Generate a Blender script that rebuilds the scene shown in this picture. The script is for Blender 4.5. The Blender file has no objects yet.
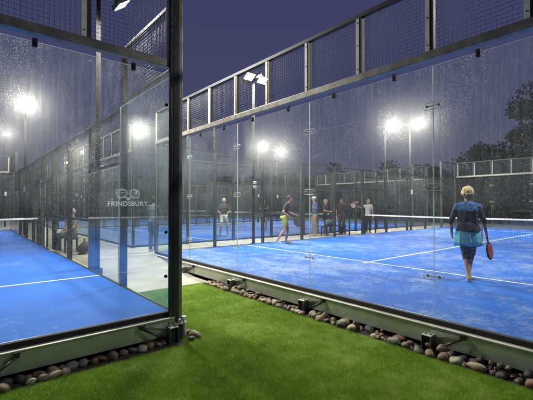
import bpy, bmesh, math, random
import numpy as np
from mathutils import Vector, Matrix, noise as mnoise
random.seed(7); rng = np.random.default_rng(11)
R = math.radians; PI = math.pi
scene = bpy.context.scene
COL = bpy.data.collections.new('padel_club'); scene.collection.children.link(COL)

# ------------------------------------------------------------------ materials
MATS = {}
class NT:
    """tiny helper for building node trees"""
    def __init__(s, name):
        s.m = bpy.data.materials.new(name); s.m.use_nodes = True
        s.t = s.m.node_tree; s.t.nodes.clear()
        s.out = s.t.nodes.new('ShaderNodeOutputMaterial'); MATS[name] = s.m
    def n(s, typ, **kw):
        nd = s.t.nodes.new(typ)
        for k, v in kw.items():
            if k.startswith('i_'):
                nd.inputs[k[2:].replace('_', ' ')].default_value = v
            else: setattr(nd, k, v)
        return nd
    def l(s, a, b): s.t.links.new(a, b)
    def coord(s, scale=(1, 1, 1), kind='Object'):
        tc = s.n('ShaderNodeTexCoord'); mp = s.n('ShaderNodeMapping'); mp.inputs['Scale'].default_value = scale
        s.l(tc.outputs[kind], mp.inputs['Vector']); return mp.outputs['Vector']
    def noise(s, vec, scale, detail=4, rough=.55):
        nd = s.n('ShaderNodeTexNoise'); nd.inputs['Scale'].default_value = scale
        nd.inputs['Detail'].default_value = detail; nd.inputs['Roughness'].default_value = rough
        s.l(vec, nd.inputs['Vector']); return nd.outputs['Fac']
    def ramp(s, fac, stops):
        nd = s.n('ShaderNodeValToRGB'); cr = nd.color_ramp
        while len(cr.elements) < len(stops): cr.elements.new(.5)
        for e, (p, c) in zip(cr.elements, stops):
            e.position = p; e.color = (c, c, c, 1) if isinstance(c, (int, float)) else (*c, 1)
        s.l(fac, nd.inputs['Fac']); return nd.outputs['Color']
    def math(s, op, a, b=None, c=None, clamp=False):
        nd = s.n('ShaderNodeMath', operation=op); nd.use_clamp = clamp
        for i, v in enumerate((a, b, c)):
            if v is None: continue
            if isinstance(v, (int, float)): nd.inputs[i].default_value = v
            else: s.l(v, nd.inputs[i])
        return nd.outputs[0]
    def bump(s, h, strength=.3, dist=.01):
        nd = s.n('ShaderNodeBump'); nd.inputs['Strength'].default_value = strength; nd.inputs['Distance'].default_value = dist
        s.l(h, nd.inputs['Height']); return nd.outputs['Normal']
    def pbr(s, col, rough=.5, metal=0., normal=None, spec=None):
        b = s.n('ShaderNodeBsdfPrincipled')
        for key, v in (('Base Color', col), ('Roughness', rough), ('Metallic', metal)):
            if isinstance(v, (int, float)): b.inputs[key].default_value = v
            elif isinstance(v, tuple): b.inputs[key].default_value = (*v, 1)
            else: s.l(v, b.inputs[key])
        if normal is not None: s.l(normal, b.inputs['Normal'])
        if spec is not None: b.inputs['Specular IOR Level'].default_value = spec
        s.l(b.outputs[0], s.out.inputs['Surface']); return b

def mottled(name, c1, c2, scale=8, rough=.6, metal=0., bump=.0, bscale=40, rv=.15):
    t = NT(name); v = t.coord(); f = t.noise(v, scale, 5)
    col = t.ramp(f, [(.3, c1), (.7, c2)])
    rg = t.math('MULTIPLY_ADD', f, rv, rough - rv / 2)
    nm = t.bump(t.noise(v, bscale, 4), bump, .01) if bump else None
    t.pbr(col, rg, metal, nm); return t.m

mottled('galvanised', (.15, .155, .135), (.27, .28, .245), 9, .42, .6, .15, 30)
mottled('beam_steel', (.30, .335, .26), (.46, .49, .40), 5, .38, .45, .12, 30, .25)
mottled('ledge_steel', (.42, .40, .33), (.62, .60, .52), 5, .5, .2, .12, 30)
mottled('mast_steel', (.022, .023, .022), (.05, .05, .048), 9, .6, .2)
t = NT('pole_paint'); f = t.noise(t.coord(), 7, 4); t.pbr(t.ramp(f, [(.3, (.010, .0105, .010)), (.7, (.022, .022, .021))]), .95, 0, None, .08)
mottled('rail_steel', (.15, .142, .12), (.28, .265, .225), 9, .45, .5, .15, 30)
mottled('flange_lit', (.60, .57, .48), (.78, .75, .65), 12, .5, .0, .1, 30)  # pale cream puts lamplight into the colour of the post flanges
mottled('galvanised_pale', (.36, .36, .33), (.55, .55, .50), 7, .5, .35, .1, 30)
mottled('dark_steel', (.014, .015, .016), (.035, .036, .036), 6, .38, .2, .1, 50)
mottled('fence_steel', (.02, .024, .022), (.05, .055, .05), 6, .45, .3)
mottled('rubber_black', (.004, .004, .005), (.010, .010, .010), 12, .8)
mottled('wire', (.10, .105, .11), (.17, .175, .18), 5, .75, .2)
mottled('wire_dark', (.03, .034, .034), (.07, .075, .075), 5, .5, .4)
mottled('bed_shade', (.02, .014, .01), (.05, .035, .025), 25, .95, 0, .6, 60)
mottled('white_line', (.62, .66, .72), (.8, .82, .84), 14, .8)
mottled('net_tape', (.72, .72, .7), (.82, .82, .8), 9, .6)
mottled('net_cord', (.02, .02, .025), (.05, .05, .055), 9, .7)
mottled('trunk_bark', (.035, .028, .02), (.08, .065, .05), 12, .9, 0, .5, 30)
mottled('lamp_housing', (.05, .05, .055), (.09, .09, .09), 12, .4, .3)
mottled('white_plastic', (.7, .7, .68), (.8, .8, .78), 9, .4)

def blue_court(name, sand):
    t = NT(name); v = t.coord()
    base = t.ramp(t.noise(v, 1.3, 6, .6), [(.3, (.0, .082, .44)), (.7, (.0, .115, .56))])
    vs = t.coord((1.0, .75, 1.0))
    n1 = t.noise(vs, 2.6, 9, .72); n2 = t.noise(t.coord((.16, .13, .2)), 2.2, 3, .6)
    n3 = t.noise(t.coord((1, .9, 1)), 13, 7, .8)
    m = t.math('ADD', t.math('ADD', t.math('MULTIPLY', n1, .42), t.math('MULTIPLY', n3, .42)), t.math('MULTIPLY', n2, .36))
    sm = t.ramp(m, [(.645 - sand * .40, 0.), (.78 - sand * .40, .60)])
    mix = t.n('ShaderNodeMix', data_type='RGBA'); t.l(sm, mix.inputs[0]); t.l(base, mix.inputs[6]); mix.inputs[7].default_value = (.42, .48, .60, 1)
    fib = t.noise(v, 260, 2, .7)
    mx = t.n('ShaderNodeMix', data_type='RGBA', blend_type='MULTIPLY'); mx.inputs[0].default_value = 1
    t.l(mix.outputs[2], mx.inputs[6]); t.l(t.ramp(fib, [(.3, .72), (.7, 1.15)]), mx.inputs[7])
    t.pbr(mx.outputs[2], .75, 0, t.bump(fib, .5, .01), spec=.3)
blue_court('blue_turf_sandy', .15)
blue_court('blue_turf', -.03)

def turf_mat(name, blade):
    t = NT(name); tc = t.n('ShaderNodeNewGeometry'); mp = t.n('ShaderNodeMapping'); t.l(tc.outputs['Position'], mp.inputs['Vector'])
    v = mp.outputs['Vector']
    n = t.noise(v, 1.1, 5, .65); n2 = t.noise(v, 6, 4, .6)
    m = t.math('ADD', t.math('MULTIPLY', n, .65), t.math('MULTIPLY', n2, .35))
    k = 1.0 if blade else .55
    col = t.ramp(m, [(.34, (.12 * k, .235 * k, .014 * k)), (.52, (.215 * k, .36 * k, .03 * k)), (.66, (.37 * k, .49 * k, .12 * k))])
    if blade:
        b = t.pbr(col, .55, 0, spec=.35)
        tr = t.n('ShaderNodeBsdfTranslucent'); t.l(col, tr.inputs[0]); ms = t.n('ShaderNodeMixShader'); ms.inputs[0].default_value = .3
        t.l(b.outputs[0], ms.inputs[1]); t.l(tr.outputs[0], ms.inputs[2]); t.l(ms.outputs[0], t.out.inputs['Surface'])
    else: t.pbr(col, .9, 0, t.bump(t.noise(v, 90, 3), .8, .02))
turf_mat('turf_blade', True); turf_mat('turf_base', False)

t = NT('concrete'); v = t.coord()
f = t.noise(v, 2.2, 7, .65); t.pbr(t.ramp(f, [(.3, (.20, .185, .155)), (.55, (.29, .268, .225)), (.75, (.37, .345, .30))]), .75, 0, t.bump(t.noise(v, 70, 5), .25, .01))
mottled('far_ground', (.02, .028, .012), (.05, .06, .025), .2, .95, 0, .5, 3)
t = NT('leaf'); v = t.coord(); f = t.noise(v, .9, 3)
t.pbr(t.ramp(f, [(.3, (.010, .018, .008)), (.7, (.03, .042, .018))]), .7)

def glass_mat():
    t = NT('wet_glass'); geo = t.n('ShaderNodeNewGeometry')
    dp = t.n('ShaderNodeVectorMath', operation='DOT_PRODUCT'); t.l(geo.outputs['Normal'], dp.inputs[0]); t.l(geo.outputs['Incoming'], dp.inputs[1])
    c = t.math('ABSOLUTE', dp.outputs['Value'])
    om = t.math('SUBTRACT', 1., c, clamp=True); p5 = t.math('POWER', om, 5.)
    fres = t.math('MULTIPLY_ADD', p5, .96, .04)
    v = t.coord()
    drip = t.noise(t.coord((17, 17, .9)), 1.6, 5, .7)
    fine = t.noise(t.coord((70, 70, 5)), 1.2, 3, .7)
    blot = t.noise(v, 1.1, 5, .6)
    d = t.math('MULTIPLY', t.ramp(drip, [(.45, .0), (.75, .10)]), t.ramp(blot, [(.35, .25), (.65, 1.)]))
    d = t.math('ADD', d, t.math('MULTIPLY', t.ramp(fine, [(.48, .0), (.7, .10)]), t.ramp(blot, [(.4, .3), (.7, 1.)])))
    d = t.math('ADD', d, t.ramp(blot, [(.3, .004), (.75, .03)]))
    # droplets and water marks: small dots, a little taller than wide
    def dots(sc, thr, amount, dens):
        vo = t.n('ShaderNodeTexVoronoi', feature='F1'); vo.inputs['Scale'].default_value = sc; t.l(t.coord((1, 1, .72)), vo.inputs['Vector'])
        m = t.math('LESS_THAN', vo.outputs['Distance'], thr)
        sep = t.n('ShaderNodeSeparateColor'); t.l(vo.outputs['Color'], sep.inputs[0])
        return t.math('MULTIPLY', t.math('MULTIPLY', m, t.math('LESS_THAN', sep.outputs[0], dens)), amount)
    d = t.math('MULTIPLY', d, .5); cl = t.ramp(t.noise(t.coord((1, 1, .45)), 1.5, 5, .65), [(.42, .18), (.62, 1.)]); dd = t.math('ADD', dots(40, .15, .30, .35), dots(85, .22, .34, .55)); dd = t.math('ADD', dd, dots(150, .25, .2, .5)); dd = t.math('MULTIPLY', dd, cl); d = t.math('ADD', d, dd); d = t.math('ADD', d, dots(9, .05, .35, .2))
    sx = t.n('ShaderNodeSeparateXYZ'); t.l(v, sx.inputs[0]); d = t.math('MULTIPLY', d, t.ramp(t.math('MULTIPLY', sx.outputs['Z'], .34), [(.12, .22), (.75, 1.15)]))
    tr = t.n('ShaderNodeBsdfTransparent'); tr.inputs[0].default_value = (.95, .98, .965, 1)
    gl = t.n('ShaderNodeBsdfGlossy'); gl.inputs['Roughness'].default_value = .03; gl.inputs[0].default_value = (.95, .97, 1, 1)
    m1 = t.n('ShaderNodeMixShader'); t.l(fres, m1.inputs[0]); t.l(tr.outputs[0], m1.inputs[1]); t.l(gl.outputs[0], m1.inputs[2])
    trl = t.n('ShaderNodeBsdfTranslucent'); trl.inputs[0].default_value = (.85, .87, .85, 1)
    df = t.n('ShaderNodeBsdfDiffuse'); df.inputs[0].default_value = (.6, .62, .6, 1)
    rf = t.n('ShaderNodeBsdfRefraction'); rf.inputs['Roughness'].default_value = .5; rf.inputs['IOR'].default_value = 1.16; t.l(geo.outputs['Incoming'], rf.inputs['Normal'])
    ms = t.n('ShaderNodeMixShader'); ms.inputs[0].default_value = .25; t.l(trl.outputs[0], ms.inputs[1]); t.l(df.outputs[0], ms.inputs[2])
    ms2 = t.n('ShaderNodeMixShader'); ms2.inputs[0].default_value = .17; t.l(ms.outputs[0], ms2.inputs[1]); t.l(rf.outputs[0], ms2.inputs[2])
    m2 = t.n('ShaderNodeMixShader'); t.l(d, m2.inputs[0]); t.l(m1.outputs[0], m2.inputs[1]); t.l(ms2.outputs[0], m2.inputs[2])
    def film(prev, w, rough):      # thin water film: scatters a little light forwards around each lamp
        r_ = t.n('ShaderNodeBsdfRefraction'); r_.inputs['Roughness'].default_value = rough; r_.inputs['IOR'].default_value = 1.16; t.l(geo.outputs['Incoming'], r_.inputs['Normal'])
        m_ = t.n('ShaderNodeMixShader'); m_.inputs[0].default_value = w; t.l(prev.outputs[0], m_.inputs[1]); t.l(r_.outputs[0], m_.inputs[2]); return m_
    m3 = film(film(m2, .0022, .34), .009, .72)
    t.l(m3.outputs[0], t.out.inputs['Surface'])
glass_mat()
t = NT('glass_edge'); b = t.pbr((.22, .30, .27), .3, 0); 
tl = t.n('ShaderNodeBsdfTranslucent'); tl.inputs[0].default_value = (.35, .45, .42, 1); ms = t.n('ShaderNodeMixShader'); ms.inputs[0].default_value = .5
t.l(b.outputs[0], ms.inputs[1]); t.l(tl.outputs[0], ms.inputs[2]); t.l(ms.outputs[0], t.out.inputs['Surface'])
t = NT('frosted_vinyl'); df = t.n('ShaderNodeBsdfDiffuse'); df.inputs[0].default_value = (.85, .87, .85, 1)
tl = t.n('ShaderNodeBsdfTranslucent'); tl.inputs[0].default_value = (.85, .87, .85, 1); a = t.n('ShaderNodeMixShader'); a.inputs[0].default_value = .5
t.l(df.outputs[0], a.inputs[1]); t.l(tl.outputs[0], a.inputs[2]); tp = t.n('ShaderNodeBsdfTransparent'); b2 = t.n('ShaderNodeMixShader'); b2.inputs[0].default_value = .36
t.l(tp.outputs[0], b2.inputs[1]); t.l(a.outputs[0], b2.inputs[2]); t.l(b2.outputs[0], t.out.inputs['Surface'])
t = NT('lamp_lens'); em = t.n('ShaderNodeEmission'); em.inputs[0].default_value = (1, .96, .86, 1); em.inputs[1].default_value = 260
t.l(em.outputs[0], t.out.inputs['Surface'])

for nm, c1, c2 in (('stone_brown', (.08, .05, .028), (.27, .18, .11)), ('stone_grey', (.07, .068, .055), (.22, .205, .17)),
                   ('stone_tan', (.16, .12, .07), (.42, .33, .21)), ('stone_red', (.08, .032, .02), (.21, .095, .055)),
                   ('stone_dark', (.02, .018, .015), (.085, .072, .058)), ('stone_pale', (.2, .18, .12), (.46, .42, .31))):
    mottled(nm, c1, c2, 14, .55, 0, .35, 45, .3)
def cloth(name, c, var=.2, bump=.25):
    return mottled(name, tuple(x * (1 - var) for x in c), tuple(min(1, x * (1 + var)) for x in c), 11, .85, 0, bump, 55)
cloth('skin', (.36, .19, .125), .12, .08)
for nm, c in (('navy', (.014, .018, .042)), ('cobalt', (.02, .10, .27)), ('turquoise', (.13, .48, .50)), ('legging', (.018, .022, .045)),
              ('hair_blonde', (.55, .43, .24)), ('hair_grey', (.25, .235, .2)), ('hair_nape', (.17, .10, .05)), ('hair_dark', (.02, .015, .012)), ('black_cloth', (.015, .016, .018)), ('charcoal', (.03, .032, .035)),
              ('yellow', (.34, .33, .08)), ('royal', (.03, .09, .36)), ('beige', (.22, .19, .14)), ('white_cloth', (.5, .5, .48)), ('lime', (.12, .15, .06)),
              ('grey_blue', (.07, .10, .13)), ('denim', (.04, .08, .2)), ('maroon', (.22, .03, .04)), ('racket_red', (.32, .025, .035)), ('racket_black', (.012, .012, .014)),
              ('trainer', (.30, .26, .14)), ('sole', (.7, .7, .66)), ('pale_blue', (.35, .5, .62)), ('green_cloth', (.06, .12, .09))):
    cloth(nm, c)
# ------------------------------------------------------------------ mesh helpers
class MB:
    def __init__(s): s.bm = bmesh.new(); s.mats = []
    def mi(s, m):
        if m is None: return 0
        if m not in s.mats: s.mats.append(m)
        return s.mats.index(m)
    def box(s, x0, y0, z0, x1, y1, z1, m=None):
        P = [(x, y, z) for z in (z0, z1) for y in (y0, y1) for x in (x0, x1)]
        v = [s.bm.verts.new(p) for p in P]; fs = []
        for q in ((0, 2, 3, 1), (4, 5, 7, 6), (0, 1, 5, 4), (2, 6, 7, 3), (0, 4, 6, 2), (1, 3, 7, 5)):
            fs.append(s.bm.faces.new([v[i] for i in q]))
        k = s.mi(m)
        for f in fs: f.material_index = k
        return fs
    def prism(s, pts, axis, a, b, m=None):
        """polygon pts (2D) extruded along axis from a to b"""
        def P(p, t): return {'x': (t, p[0], p[1]), 'y': (p[0], t, p[1]), 'z': (p[0], p[1], t)}[axis]
        A = [s.bm.verts.new(P(p, a)) for p in pts]; B = [s.bm.verts.new(P(p, b)) for p in pts]; k = s.mi(m); n = len(pts)
        fs = [s.bm.faces.new(A[::-1]), s.bm.faces.new(B)]
        for i in range(n): fs.append(s.bm.faces.new([A[i], A[(i + 1) % n], B[(i + 1) % n], B[i]]))
        for f in fs: f.material_index = k
    def cyl(s, p0, p1, r0, r1=None, n=12, m=None):
        r1 = r0 if r1 is None else r1; p0, p1 = Vector(p0), Vector(p1); d = (p1 - p0).normalized()
        a = d.orthogonal().normalized(); b = d.cross(a); k = s.mi(m)
        A = [s.bm.verts.new(p0 + (a * math.cos(2 * PI * i / n) + b * math.sin(2 * PI * i / n)) * r0) for i in range(n)]
        B = [s.bm.verts.new(p1 + (a * math.cos(2 * PI * i / n) + b * math.sin(2 * PI * i / n)) * r1) for i in range(n)]
        fs = [s.bm.faces.new(A[::-1]), s.bm.faces.new(B)]
        for i in range(n):
            f = s.bm.faces.new([A[i], A[(i + 1) % n], B[(i + 1) % n], B[i]]); f.smooth = True; fs.append(f)
        for f in fs: f.material_index = k
    def loop_tube(s, pts, r, n=5, m=None, closed=True):
        k = s.mi(m); rings = []; N = len(pts); pts = [Vector(p) for p in pts]
        for i, p in enumerate(pts):
            q = (pts[(i + 1) % N] - pts[i - 1]) if closed or 0 < i < N - 1 else (pts[1] - pts[0] if i == 0 else pts[-1] - pts[-2])
            d = q.normalized(); a = d.cross(Vector((.1, .2, 1)) if abs(d.z) < .9 else Vector((1, .1, 0))).normalized(); b = d.cross(a)
            rings.append([s.bm.verts.new(p + (a * math.cos(2 * PI * j / n) + b * math.sin(2 * PI * j / n)) * r) for j in range(n)])
        for i in range(N if closed else N - 1):
            A, B = rings[i], rings[(i + 1) % N]
            for j in range(n):
                f = s.bm.faces.new([A[j], A[(j + 1) % n], B[(j + 1) % n], B[j]]); f.material_index = k; f.smooth = True
    def ball(s, c, r, sub=2, m=None):
        ret = bmesh.ops.create_icosphere(s.bm, subdivisions=sub, radius=1.)
        rr = (r, r, r) if isinstance(r, (int, float)) else r; k = s.mi(m)
        for v in ret['verts']: v.co = Vector((v.co.x * rr[0] + c[0], v.co.y * rr[1] + c[1], v.co.z * rr[2] + c[2]))
        for f in {f for v in ret['verts'] for f in v.link_faces}: f.material_index = k; f.smooth = True
        return ret['verts']
    def build(s, name, mat=None, parent=None, bevel=0, smooth=False):
        bmesh.ops.recalc_face_normals(s.bm, faces=s.bm.faces)
        me = bpy.data.meshes.new(name); s.bm.to_mesh(me); s.bm.free()
        names = ([mat] if mat else []) if not s.mats else s.mats
        for n in names: me.materials.append(MATS[n])
        if smooth:
            for p in me.polygons: p.use_smooth = True
        o = bpy.data.objects.new(name, me); COL.objects.link(o)
        if parent: o.parent = parent
        if bevel:
            md = o.modifiers.new('bevel', 'BEVEL'); md.width = bevel; md.segments = 2; md.limit_method = 'ANGLE'
        return o
def npmesh(name, V, F, mat, parent=None):
    """V (n,3), F (m,k) numpy"""
    me = bpy.data.meshes.new(name); k = F.shape[1]
    me.vertices.add(len(V)); me.vertices.foreach_set('co', V.astype(np.float32).ravel())
    me.loops.add(F.size); me.loops.foreach_set('vertex_index', F.astype(np.int32).ravel())
    me.polygons.add(len(F)); me.polygons.foreach_set('loop_start', np.arange(0, F.size, k, dtype=np.int32))
    me.update(calc_edges=True); me.materials.append(MATS[mat])
    o = bpy.data.objects.new(name, me); COL.objects.link(o)
    if parent: o.parent = parent
    return o
def tag(o, label=None, cat=None, group=None, kind=None):
    if label: o['label'] = label
    if cat: o['category'] = cat
    if group: o['group'] = group
    if kind: o['kind'] = kind
    return o
def empty(name, loc, rz=0, **kw):
    o = bpy.data.objects.new(name, None); COL.objects.link(o); o.location = loc; o.rotation_euler = (0, 0, rz); o.empty_display_size = .2
    return tag(o, **kw)
def copy_tree(o, parent=None):
    c = o.copy(); COL.objects.link(c)
    if parent is not None: c.parent = parent
    for ch in list(o.children): copy_tree(ch, c)
    return c
def put(o, loc, rz, label=None, group=None):
    o.location = loc; o.rotation_euler = (0, 0, rz); tag(o, label, None, group); return o

# wire mesh as one numpy mesh of thin square prisms
BQ = np.array([(0, 2, 3, 1), (4, 5, 7, 6), (0, 1, 5, 4), (2, 6, 7, 3), (0, 4, 6, 2), (1, 3, 7, 5)])
def boxes_np(B):
    B = np.array(B, float); n = len(B)
    V = np.empty((n, 8, 3)); i = 0
    for z in (2, 5):
        for y in (1, 4):
            for x in (0, 3): V[:, i, 0] = B[:, x]; V[:, i, 1] = B[:, y]; V[:, i, 2] = B[:, z]; i += 1
    F = (BQ[None] + 8 * np.arange(n)[:, None, None]).reshape(-1, 4)
    return V.reshape(-1, 3), F
def wire_panel(x0, x1, z0, z1, parent, y=0., pitch=.05, w=.004, mat='wire', name='mesh_panel'):
    B = []; nx = max(1, round((x1 - x0) / pitch)); nz = max(1, round((z1 - z0) / pitch))
    for i in range(nx + 1):
        x = x0 + (x1 - x0) * i / nx; B.append((x - w / 2, y, z0, x + w / 2, y + w, z1))
    for j in range(nz + 1):
        z = z0 + (z1 - z0) * j / nz; B.append((x0, y + w, z - w / 2, x1, y + 2 * w, z + w / 2))
    V, F = boxes_np(B); return npmesh(name, V, F, mat, parent)

# ------------------------------------------------------------------ enclosure walls (local: x along, -y outwards, court inside at +y)
def glass_panel(x0, x1, z0, z1, parent):
    m = MB(); fs = m.box(x0 + .005, -.006, z0, x1 - .005, .006, z1, 'wet_glass'); k = m.mi('glass_edge')
    for i, f in enumerate(fs):
        if i in (0, 1, 4, 5): f.material_index = k
    return m.build('glass_panel', None, parent)
def joint_clamp(x, z, parent):
    m = MB(); L, H = .12, .042
    pts = []
    for c, a0 in ((L - H, -90), (-(L - H), 90)):
        for a in range(0, 181, 20): pts.append((x + c + H * math.cos(R(a0 + a)), -.011, z + H * math.sin(R(a0 + a))))
    m.loop_tube(pts, .0034, 5, 'galvanised_pale')
    for sx in (-.07, .07):
        m.cyl((x + sx, -.018, z), (x + sx, -.006, z), .018, .018, 12, 'galvanised_pale'); m.cyl((x + sx, -.024, z), (x + sx, -.018, z), .010, .010, 6, 'galvanised')
    m.box(x - .07, -.0095, z - .006, x + .07, -.0065, z + .006, 'galvanised_pale')
    return m.build('joint_clamp', None, parent)
def edge_clip(x, z, parent, up=True):
    m = MB(); s = 1 if up else -1
    m.box(x - .022, -.026, z - .05, x + .022, .02, z + .03); m.cyl((x, -.034, z - .02), (x, -.026, z - .02), .011, n=6)
    return m.build('edge_clip', 'rubber_black', parent, .003)
def base_parts(L, parent, feet=True, step=2, ledge='ledge_steel'):
    m = MB(); m.box(0, -.030, -.052, L, .030, .003); m.build('seal_strip', 'rubber_black', parent, .004)
    m = MB(); m.box(0, -.085, -.275, L, .02, -.070); m.box(0, -.100, -.0695, L, .02, -.057, ledge)
    m.mats = ['beam_steel', ledge]
    for i, f in enumerate(m.bm.faces): f.material_index = 1 if i >= 6 else 0
    m.build('base_beam', None, parent, .003)
    if feet:
        n = int(L / step)
        for i in range(n + 1):
            x = min(max(i * step, .06), L - .06)
            if 0 < i < n: x = i * step
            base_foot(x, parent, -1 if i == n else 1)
def base_foot(x, parent, sd=-1):
    m = MB()
    x0, x1 = x - .055, x + .055; y0, y1 = -.215, -.097; z0, z1 = -.34, -.145; t = .007
    m.box(x0, y0, z1 - t, x1, y1, z1, 'galvanised_pale'); m.box(x0, y0, z0, x0 + t, y1, z1 - t - .001, 'galvanised'); m.box(x1 - t, y0, z0, x1, y1, z1 - t - .001, 'galvanised')
    m.box(x0 + t + .001, y0 + .02, z0, x1 - t - .001, y1, z1 - t - .002, 'rubber_black')  # black block in the tube mouth, standing in for its shaded hollow
    # gusset plate and dark diagonal bar against the beam
    m.prism([(x, -.10), (x + sd * .30, -.10), (x, -.20)], 'y', -.103, -.097, 'galvanised_pale')
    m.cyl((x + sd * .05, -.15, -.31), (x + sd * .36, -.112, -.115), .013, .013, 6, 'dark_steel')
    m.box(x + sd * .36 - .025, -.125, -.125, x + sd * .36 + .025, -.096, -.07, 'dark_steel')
    for bx in (-.03, .03): m.cyl((x + bx, -.16, z1), (x + bx, -.16, z1 + .02), .011, .011, 6, 'galvanised')
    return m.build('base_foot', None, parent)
def back_wall(label, loc, rz, mw='wire'):
    L = 10.; t = empty('glass_wall', loc, rz, label=label, cat='glass wall')
    for i in range(5): glass_panel(2 * i, 2 * i + 2, .014, 3.0, t)
    for i in range(1, 5):
        for z in (.50, 1.55, 2.52): joint_clamp(2 * i, z, t)
    for i in range(10): edge_clip(i + .5, 3.0, t)
    m = MB(); m.box(0, -.05, 3.075, L, .05, 3.175); m.build('middle_rail', 'rail_steel', t, .006)
    m = MB(); m.box(0, -.04, 3.965, L, .04, 4.025); m.build('top_rail', 'mast_steel', t, .006)
    for i in range(11):
        x = min(max(i, .03), L - .03); m = MB()
        m.box(x - .022, -.03, 3.177, x + .022, .03, 3.963, 'mast_steel')
        x0, x1 = (x + .024, x + .075) if i == 0 else (x - .075, x - .024)
        m.box(x0, -.036, 3.177, x1, -.030, 3.963, 'flange_lit')
        for z in (3.25, 3.58, 3.9): m.cyl(((x0 + x1) / 2, -.042, z), ((x0 + x1) / 2, -.036, z), .008, .008, 6, 'dark_steel')
        m.build('post', None, t)
    for i in range(10): wire_panel(i + .03, i + .97, 3.18, 3.96, t, .0, .05, .0031, mw)
    base_parts(L, t)
    return t
def corner_post(x, parent, mat='dark_steel'):
    m = MB(); m.box(x - .05, -.05, -.33, x + .05, .05, 4.04, mat)
    m.box(x - .09, -.09, -.14, x + .09, .09, -.125, 'galvanised'); m.box(x - .075, -.075, -.36, x + .075, .075, -.15, 'dark_steel')
    return m.build('post', None, parent, .006)
def side_wall(label, loc, rz, mw='wire_dark'):
    """20 m: glass bays at both ends, mesh between, openings beside the net"""
    L = 20.; t = empty('mesh_fence', loc, rz, label=label, cat='court fence')
    for x in (.0, 18.): glass_panel(x, x + 2, .014, 3.0, t)
    for x in (2., 16.): glass_panel(x + .04, x + 1.96, .014, 2.0, t)
    for k in range(11):
        x = 2. * k; h = 4.0 if k in (0, 1, 9, 10) else 3.0; x = min(max(x, .035), L - .035)
        m = MB(); m.box(x - .03, -.125, -.08, x + .03, -.012, h, 'fence_steel')
        m.box(x - .055, -.155, -.10, x + .055, -.012, -.08, 'galvanised')
        m.build('post', None, t, .004)
    def rail(x0, x1, z, nm='rail'):
        m = MB(); m.box(x0, -.075, z - .025, x1, -.02, z + .025); m.build(nm, 'fence_steel', t, .004)
    for x in (.07, 18.04): rail(x, x + 1.89, 4.02 - .05, 'top_rail'); rail(x, x + 1.89, 3.1, 'middle_rail')
    for k in range(1, 9): rail(2 * k + .033, 2 * k + 1.967, 3.0 - .03, 'top_rail')
    for k in (1, 8): rail(2 * k + .033, 2 * k + 1.967, 2.06, 'middle_rail')
    for x in (0., 18.): wire_panel(x + .08, x + 1.92, 3.13, 3.94, t, -.045, .05, .0031, mw)
    for x in (2., 16.): wire_panel(x + .035, x + 1.965, 2.09, 2.94, t, -.045, .05, .0031, mw)
    for x in (4., 6., 12., 14.): 
        wire_panel(x + .035, x + 1.965, .03, 2.94, t, -.045, .05, .0031, mw); rail(x + .033, x + 1.967, 1.02, 'middle_rail')
    for x0, x1, xf in ((8., 10., 9.0), (10., 12., 11.0)):   # openings next to the net
        rail(x0 + .033, x1 - .033, 2.08, 'lintel'); wire_panel(x0 + .035, x1 - .035, 2.11, 2.94, t, -.045, .05, .0031, mw)
        m = MB(); m.box(xf - .025, -.07, 0, xf + .025, -.02, 2.05); m.build('door_post', 'fence_steel', t, .004)
        a, b = (x0 + .035, xf - .03) if x0 == 8. else (xf + .03, x1 - .035)
        wire_panel(a, b, .03, 2.05, t, -.045, .05, .0031, mw)
    base_parts(L, t, feet=False)
    return t
def court_net(label, loc, rz):
    t = empty('court_net', loc, rz, label=label, cat='net')
    sag = lambda x: .92 - .04 * (1 - ((x - 5) / 5) ** 2)
    V, F = [], []
    B = []
    for i in range(1, 222): 
        x = i * .045; B.append((x - .0013, -.0013, .03, x + .0013, .0013, sag(x) - .03))
    for j in range(19):
        z = .04 + j * .045
        for k in range(20): B.append((k * .5, -.0013, z - .0013, k * .5 + .5, .0013, z + .0013))
    V, F = boxes_np(B); npmesh('netting', V, F, 'net_cord', t)
    m = MB(); n = 40
    for y in (-.006, .006):
        a = [m.bm.verts.new((10 * i / n, y, sag(10 * i / n))) for i in range(n + 1)]; b = [m.bm.verts.new((10 * i / n, y, sag(10 * i / n) - .055)) for i in range(n + 1)]
        for i in range(n): m.bm.faces.new([a[i], a[i + 1], b[i + 1], b[i]])
    for i in range(n):
        x, x2 = 10 * i / n, 10 * (i + 1) / n; m.bm.faces.new([m.bm.verts.new(p) for p in ((x, -.006, sag(x)), (x2, -.006, sag(x2)), (x2, .006, sag(x2)), (x, .006, sag(x)))])
    m.build('top_tape', 'net_tape', t)
    for x in (.035, 9.965):
        m = MB(); m.box(x - .04, -.04, 0.002, x + .04, .04, .95); m.build('net_post', 'dark_steel', t, .006)
    m = MB(); m.box(4.98, -.008, .01, 5.02, .008, .87); m.build('center_strap', 'net_cord', t)
    return t
def court_floor(name, x0, y0, x1, y1, mat, along):
    m = MB(); m.box(x0 + .03, y0 + .03, -.25, x1 - .03, y1 - .03, 0); o = m.build(name, mat); tag(o, kind='structure')
    def ln(a, b, c, d):
        m = MB(); m.box(a, b, .001, c, d, .004); m.build('court_line', 'white_line', o)
    w = .025
    if along == 'x':
        c = (x0 + x1) / 2; cy = (y0 + y1) / 2
        for s in (-6.95, 6.95): ln(c + s - w, y0 + .03, c + s + w, y1 - .03)
        ln(c - 6.95 + w + .002, cy - w, c + 6.95 - w - .002, cy + w)
        for s in (-1,1):
            a, b = sorted((c + s * (6.95 + w + .002), c + s * 7.15)); ln(a, cy - w, b, cy + w)
    else:
        c = (y0 + y1) / 2; cx = (x0 + x1) / 2
        for s in (-6.95, 6.95): ln(x0 + .03, c + s - w, x1 - .03, c + s + w)
        ln(cx - w, c - 6.95 + w + .002, cx + w, c + 6.95 - w - .002)
    return o

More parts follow.
